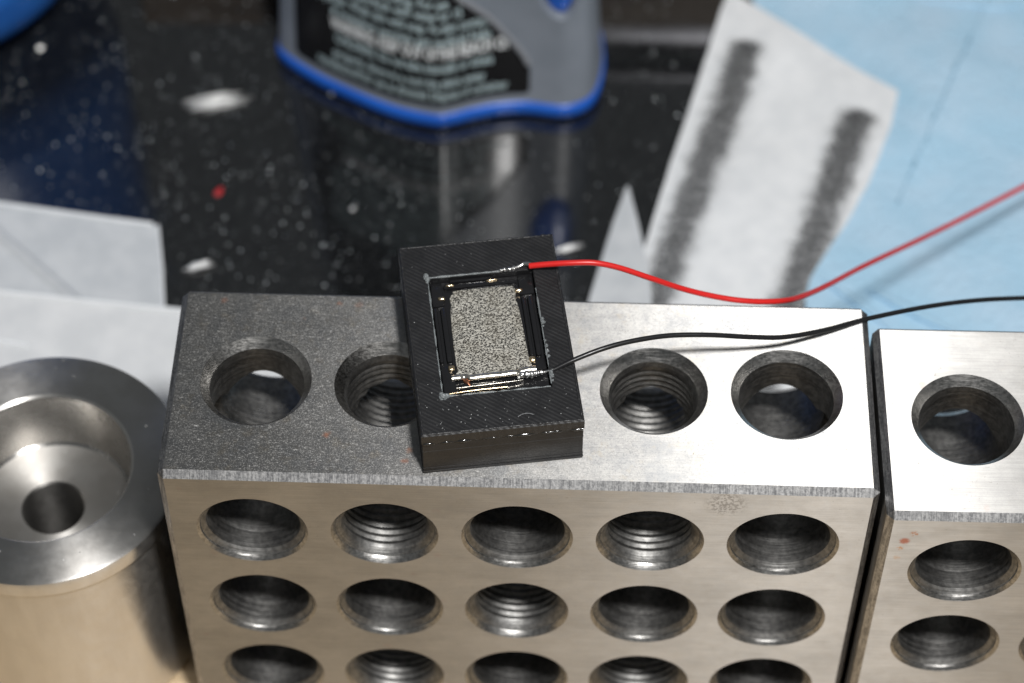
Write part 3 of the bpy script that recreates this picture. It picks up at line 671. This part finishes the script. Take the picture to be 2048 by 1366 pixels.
# grip recess cut into the shell
def grip_pts(k, off, n=48):
    return [surf(min(max(49.3 + 4.5 * k * math.cos(a), 0), fs[-1] - 0.05), 28.6 + 9.8 * k * math.sin(a), off) for a in [2 * math.pi * i / n for i in range(n)]]
bm = bmesh.new(); A = [bm.verts.new(p) for p in grip_pts(1.12, 1.4)]; A2 = [bm.verts.new(p) for p in grip_pts(1.0, -0.7)]; B = [bm.verts.new(p) for p in grip_pts(0.95, -2.6)]
for X_, Y_ in ((A, A2), (A2, B)):
    for i in range(48): bm.faces.new((X_[i], X_[(i + 1) % 48], Y_[(i + 1) % 48], Y_[i]))
ca = bm.verts.new(sum((v.co for v in A), Vector()) / 48 + Vector((0.5, -0.9, 0))); cb = bm.verts.new(sum((v.co for v in B), Vector()) / 48)
for i in range(48): bm.faces.new((A[(i + 1) % 48], A[i], ca)); bm.faces.new((B[i], B[(i + 1) % 48], cb))
bmesh.ops.recalc_face_normals(bm, faces=bm.faces); bmesh.ops.scale(bm, vec=(S, S, S), verts=bm.verts)
cm = bpy.data.meshes.new("cut"); bm.to_mesh(cm); bm.free(); co_ = bpy.data.objects.new("cut", cm); COL.objects.link(co_)
md = sh.modifiers.new("grip", 'BOOLEAN'); md.object = co_; md.solver = 'EXACT'; md.operation = 'DIFFERENCE'
dg = bpy.context.evaluated_depsgraph_get(); dg.update(); nm = bpy.data.meshes.new_from_object(sh.evaluated_get(dg))
sh.modifiers.clear(); sh.data = nm; bpy.data.objects.remove(co_)
sh.data.set_sharp_from_angle(angle=math.radians(40))
bm = bmesh.new(); rr = [[bm.verts.new(p) for p in grip_pts(k, o)] for k, o in ((0.97, -2.4), (0.95, -1.2), (0.8, -0.75), (0.55, -0.5), (0.25, -0.4))]
for X_, Y_ in zip(rr, rr[1:]):
    for i in range(48): bm.faces.new((X_[i], X_[(i + 1) % 48], Y_[(i + 1) % 48], Y_[i]))
bm.faces.new(rr[-1]); from_bm("grip_pad", bm, M_BLU, bot, 60)
# cap
V, F = lathe([(6.0, 96), (11.5, 96), (12, 97), (12, 112), (10.5, 114), (6.0, 114)], 48); cp = from_py("cap", [(x + CEN.x, y + CEN.y, z) for x, y, z in V], F, M_BLU, bot, 35)
for k in range(24):
    a = 2 * math.pi * k / 24
    b_ = bm_box(-0.3, 0.3, -0.2, 0.35, 97.5, 111); bmesh.ops.rotate(b_, matrix=Matrix.Rotation(a, 3, 'Z'), verts=b_.verts)
    bmesh.ops.translate(b_, vec=(CEN.x - 12.0 * math.sin(a), CEN.y + 12.0 * math.cos(a), 0), verts=b_.verts); from_bm("rib", b_, M_BLU, cp)
# label
def ltop(s):
    pts = [(6.9, 62), (24, 62), (26.5, 40), (30, 31.0), (33.8, 25.4), (35.5, 23.2), (39.3, 18.9), (42.5, 13.8), (43.9, 11.5), (44.85, 9.0)]
    for (a, za), (b, zb) in zip(pts, pts[1:]):
        if s <= b: return za + (zb - za) * (s - a) / (b - a)
    return 9.0
def lbot(s):
    return 4.15 + 1.0 * max(0, (s - 44.0) / 0.85) ** 2 * 0.6 + 0.7 * max(0, (8.0 - s) / 1.1) ** 2
V = []; F = []; ns, nz = 150, 40
for i in range(ns + 1):
    s_ = 6.9 + (44.85 - 6.9) * i / ns
    for j in range(nz + 1):
        z = lbot(s_) + (ltop(s_) - lbot(s_)) * j / nz; V.append(surf(s_, z, -0.15))
for i in range(ns):
    for j in range(nz): a = i * (nz + 1) + j; F.append((a, a + nz + 1, a + nz + 2, a + 1))
M_LAB = mat_plastic("black_label", (0.010, 0.010, 0.011), (0.015, 0.015, 0.016), 0.24)
lab = from_py("label", V, F, M_LAB, bot, 179, recalc=False); lab.name = "label_panel"
# raised grey bead along the slanted edge of the label
P = [surf(s_, ltop(s_) + 0.35, -0.1) for s_ in [27 + (44.6 - 27) * k / 60 for k in range(61)]]
from_bm("label_edge_bead", bm_tube(P, 0.5, 10), plain("glossy_grey", (0.23, 0.24, 0.26), 0.18), bot, 60)
M_TXT = plain("pale_print", (0.56, 0.70, 0.73), 0.5); M_TXB = plain("white_print", (0.9, 0.93, 0.94), 0.5)
LINES = [(5.35, 26.6, 30.4, 1.75, "manufactured for use as directed. Dispose of container"), (7.75, 26.4, 24.3, 1.75, "properly. Store in a cool dry place away"),
         (10.55, 27.2, 25.2, 1.8, "CHILDREN. Do not take internally or inhale"), (13.0, 28.0, 28.4, 2.25, "WARNING: KEEP OUT OF THE REACH OF"),
         (15.5, 26.8, 25.6, 1.75, "if irritation persists get medical help"), (17.9, 25.6, 28.4, 1.8, "physician. Wash skin with soap. For skin contact,"),
         (20.2, 23.6, 24.2, 1.75, "eyes open and flush with water for 15"), (22.3, 22.4, 22.4, 1.75, "do not induce vomiting. For eye"), (24.5, 21.6, 21.0, 1.75, "a doctor. If swallowed, use it"),
         (26.7, 20.6, 20.0, 1.75, "FIRST AID: If inhaled move to"), (28.9, 19.6, 18.6, 1.75, "vapours. Use only with air"), (31.2, 18.6, 17.0, 1.75, "CAUTION: Avoid breathing")]
for (z, sc, wid, hgt, txt) in LINES:
    cu = bpy.data.curves.new("txt", 'FONT'); cu.body = txt; cu.resolution_u = 2; to = bpy.data.objects.new("txt", cu); COL.objects.link(to)
    cu.offset = 0.030 if txt.startswith("WARN") else 0.012
    dg = bpy.context.evaluated_depsgraph_get(); dg.update(); me = bpy.data.meshes.new_from_object(to.evaluated_get(dg)); bpy.data.objects.remove(to)
    xs = [v.co.x for v in me.vertices]; x0, x1 = min(xs), max(xs)
    bm = bmesh.new(); bm.from_mesh(me); bpy.data.meshes.remove(me)
    for v in bm.verts:
        s_ = sc - wid / 2 + wid * (v.co.x - x0) / (x1 - x0); v.co = surf(s_, z + v.co.y * hgt / 0.72, -0.12)
    bmesh.ops.scale(bm, vec=(S, S, S), verts=bm.verts)
    m2 = bpy.data.meshes.new("label_text"); bm.to_mesh(m2); bm.free(); finish("label_text", m2, M_TXB if txt.startswith("WARN") else M_TXT, lab)

# ------------------------------------------------------------------ blue container at the left
pf = [(0.0, -0.28), (9, -0.28), (14, 0.4), (19, 2.6), (22.5, 6.5), (24.3, 12), (24.8, 20), (24.8, 60), (24.0, 62), (0.0, 62)]
pr_ = spline([Vector((r, z, 0)) for r, z in pf[:8]], 5); pf2 = [(max(p.x, 0.001), p.y) for p in pr_] + [(24.0, 62), (0.001, 62)]
V, F = lathe(pf2, 96, False); bc = from_py("blue_container", V, F, mat_plastic("blue_container_plastic", (0.018, 0.13, 0.50), (0.024, 0.16, 0.57), 0.3), None, 45); bc.location = Vector((-56, 126, 0)) * S; bc.scale = (1.1, 1.1, 1.1)
tag(bc, "bright blue round plastic container cut off by the top left corner", "container")
# ------------------------------------------------------------------ out-of-view wooden rail, added for the brown band reflected in the table
t = NT("brown_wood"); n_ = t.noise(t.co(scale=(0.05, 0.9, 0.9)), 1.0, 4, 0.6); t.set(Base_Color=t.ramp(n_, (0.13, 0.085, 0.05), (0.25, 0.175, 0.11), 0.35, 0.65), Roughness=0.6)
rl = from_bm("reflected_wood_rail", bm_box(-22, 120, 129.5, 146, -0.28, 11.0, 0.6), t.m); rl.rotation_euler = (0, 0, math.radians(1.2)); tag(rl, "brown wooden rail out of view behind the bottle, added for its reflection in the table", "wooden rail")

M_ALU = metal("dull_aluminium", (0.62, 0.62, 0.66), 0.45, 1.0, 0.02)  # channel added out of view to give the grey bands the table reflects
ch_ = empty("reflected_channel", (0, 0, 0)); tag(ch_, "grey metal channel out of view on the rail, added for its bands reflected in the table", "metal channel")
from_bm("web", bm_box(43, 118, 131.8, 133.8, 11.75, 15.6, 0.2), M_ALU, ch_, 30); from_bm("flange", bm_box(43, 118, 131.8, 146, 11.05, 11.72, 0.1), M_ALU, ch_, 30)
from_bm("lip", bm_box(43, 118, 128.6, 132.4, 19.4, 20.6, 0.5, 3), M_ALU, ch_, 30); from_bm("back_web", bm_box(43, 118, 133.0, 133.7, 15.65, 19.3, 0.1), plain("dark_strip", (0.03, 0.03, 0.03), 0.6), ch_, 30)
# ------------------------------------------------------------------ scraps and dust on the table
def flake_obj(name, px, py, L, W, ang, mat, label, cat, curl=0.25, n=14, seed=0, z=-0.25):
    """a small curled shaving"""
    c = at(px, py, 0); V = []; F = []; m = 5
    for i in range(n + 1):
        t_ = i / n
        for j in range(m):
            q = j / (m - 1) - 0.5
            wv = W * (0.55 + 0.45 * math.sin(math.pi * min(1, t_ * 1.15))) * (1 + 0.25 * mnoise.noise(Vector((i * 0.6, j, seed))))
            x = (t_ - 0.5) * L; y = q * wv; zz = curl * (0.3 + math.sin(math.pi * t_)) * (1 - 2 * abs(q)) * 0.8 + 0.22 * curl * mnoise.noise(Vector((i * 0.8, j * 0.9, seed))) + 0.1
            V.append((x, y, max(zz, 0.03)))
    N = len(V); V += [(x, y, zz - 0.03) for x, y, zz in V]
    for i in range(n):
        for j in range(m - 1):
            a = i * m + j; F.append((a, a + m, a + m + 1, a + 1)); F.append((N + a, N + a + 1, N + a + m + 1, N + a + m))
    o = from_py(name, V, F, mat, None, 60); o.location = Vector((c.x, c.y, z)) * S; o.rotation_euler = (0, 0, math.radians(ang)); tag(o, label, cat); return o
M_SH = metal("silver_shaving", (0.9, 0.9, 0.89), 0.42, 2.5, 0.2)
def strands(px, py, L, W, ang, n, r, label, seed):
    rnd = random.Random(seed); c = at(px, py, 0); bm = bmesh.new()
    for k in range(n):
        q = (k + 0.5) / n - 0.5; l = L * rnd.uniform(0.45, 1.0) * (1 - 0.9 * q * q); x0 = rnd.uniform(-0.12, 0.12) * L; y0 = q * W + rnd.uniform(-.1, .1) * W
        P = spline([Vector((x0 + l * (u - .5), y0 + rnd.uniform(-.06, .06) * W, 0.08 + r + rnd.uniform(0, .25) + 0.25 * math.sin(math.pi * u) * (1 - abs(q)))) for u in (0, .25, .5, .75, 1)], 4)
        bm_tube(P, lambda t_, r=r * rnd.uniform(.6, 1.2): r * (0.2 + math.sin(math.pi * t_)), 6, bm)
    o = from_bm("metal_shaving", bm, M_SH, None, 60); o.location = Vector((c.x, c.y, -0.28)) * S; o.rotation_euler = (0, 0, math.radians(ang)); return tag(o, label, "metal shaving", kind="stuff")
strands(434, 203, 10, 3.2, 15, 15, 0.10, "large bright tuft of silvery shavings on the black table left of the bottle", 3)
strands(402, 532, 5.0, 1.0, 24, 8, 0.14, "small silvery shaving between the upper paper sheet and the stained block", 5)
strands(1140, 497, 5.5, 0.8, 24, 6, 0.14, "thin silvery shaving behind the speaker box's right corner", 8)
flake_obj("metal_shaving", 80, 95, 1.1, 0.9, 30, M_SH, "tiny bright chip below the blue container", "metal shaving", 0.5, 8, 4)
flake_obj("metal_shaving", 706, 415, 0.9, 0.75, 50, M_SH, "tiny bright chip on the open black table above the speaker box", "metal shaving", 0.5, 8, 5)
flake_obj("plastic_crumb", 437, 382, 1.7, 1.1, 70, plain("red_crumb", (0.5, 0.02, 0.025), 0.4), "tiny red plastic crumb on the black table", "crumb", 0.5, 8, 6)
bm = bmesh.new(); bm2 = bmesh.new()
for k in range(3200):
    x, y = random.uniform(-60, 70), random.uniform(40, 134)
    if k % 3 == 0: x, y = random.uniform(-52, 20), random.uniform(60, 130)
    big = random.random()
    r = 0.04 + 0.14 * big ** 4 if k > 620 else random.uniform(0.07, 0.16)
    b_ = bm if k % 4 else bm2
    th_ = random.uniform(0, 6.28); nn = random.choice((4, 5, 6)); tilt = Vector((random.gauss(0, .35), random.gauss(-.45, .35), 1)).normalized()
    ax = tilt.cross(Vector((1, 0.2, 0))).normalized(); ay = tilt.cross(ax)
    c = Vector((x, y, -0.28 + r * 0.55)); tp = b_.verts.new(c + tilt * r * 0.25)
    ring = [b_.verts.new(c + (ax * math.cos(th_ + 6.283 * i / nn) + ay * math.sin(th_ + 6.283 * i / nn)) * r * random.uniform(.7, 1.2)) for i in range(nn)]
    for i in range(nn): b_.faces.new((ring[i], ring[(i + 1) % nn], tp))
    b_.faces.new(ring[::-1])
tag(from_bm("metal_dust", bm, metal("dust_metal", (0.62, 0.66, 0.68), 0.45, 3, 0.1)), "fine glinting metal dust scattered over the black table", "dust", kind="stuff")
tag(from_bm("pale_grit", bm2, plain("grit", (0.40, 0.42, 0.42), 0.5)), "fine pale grit scattered over the black table", "grit", kind="stuff")
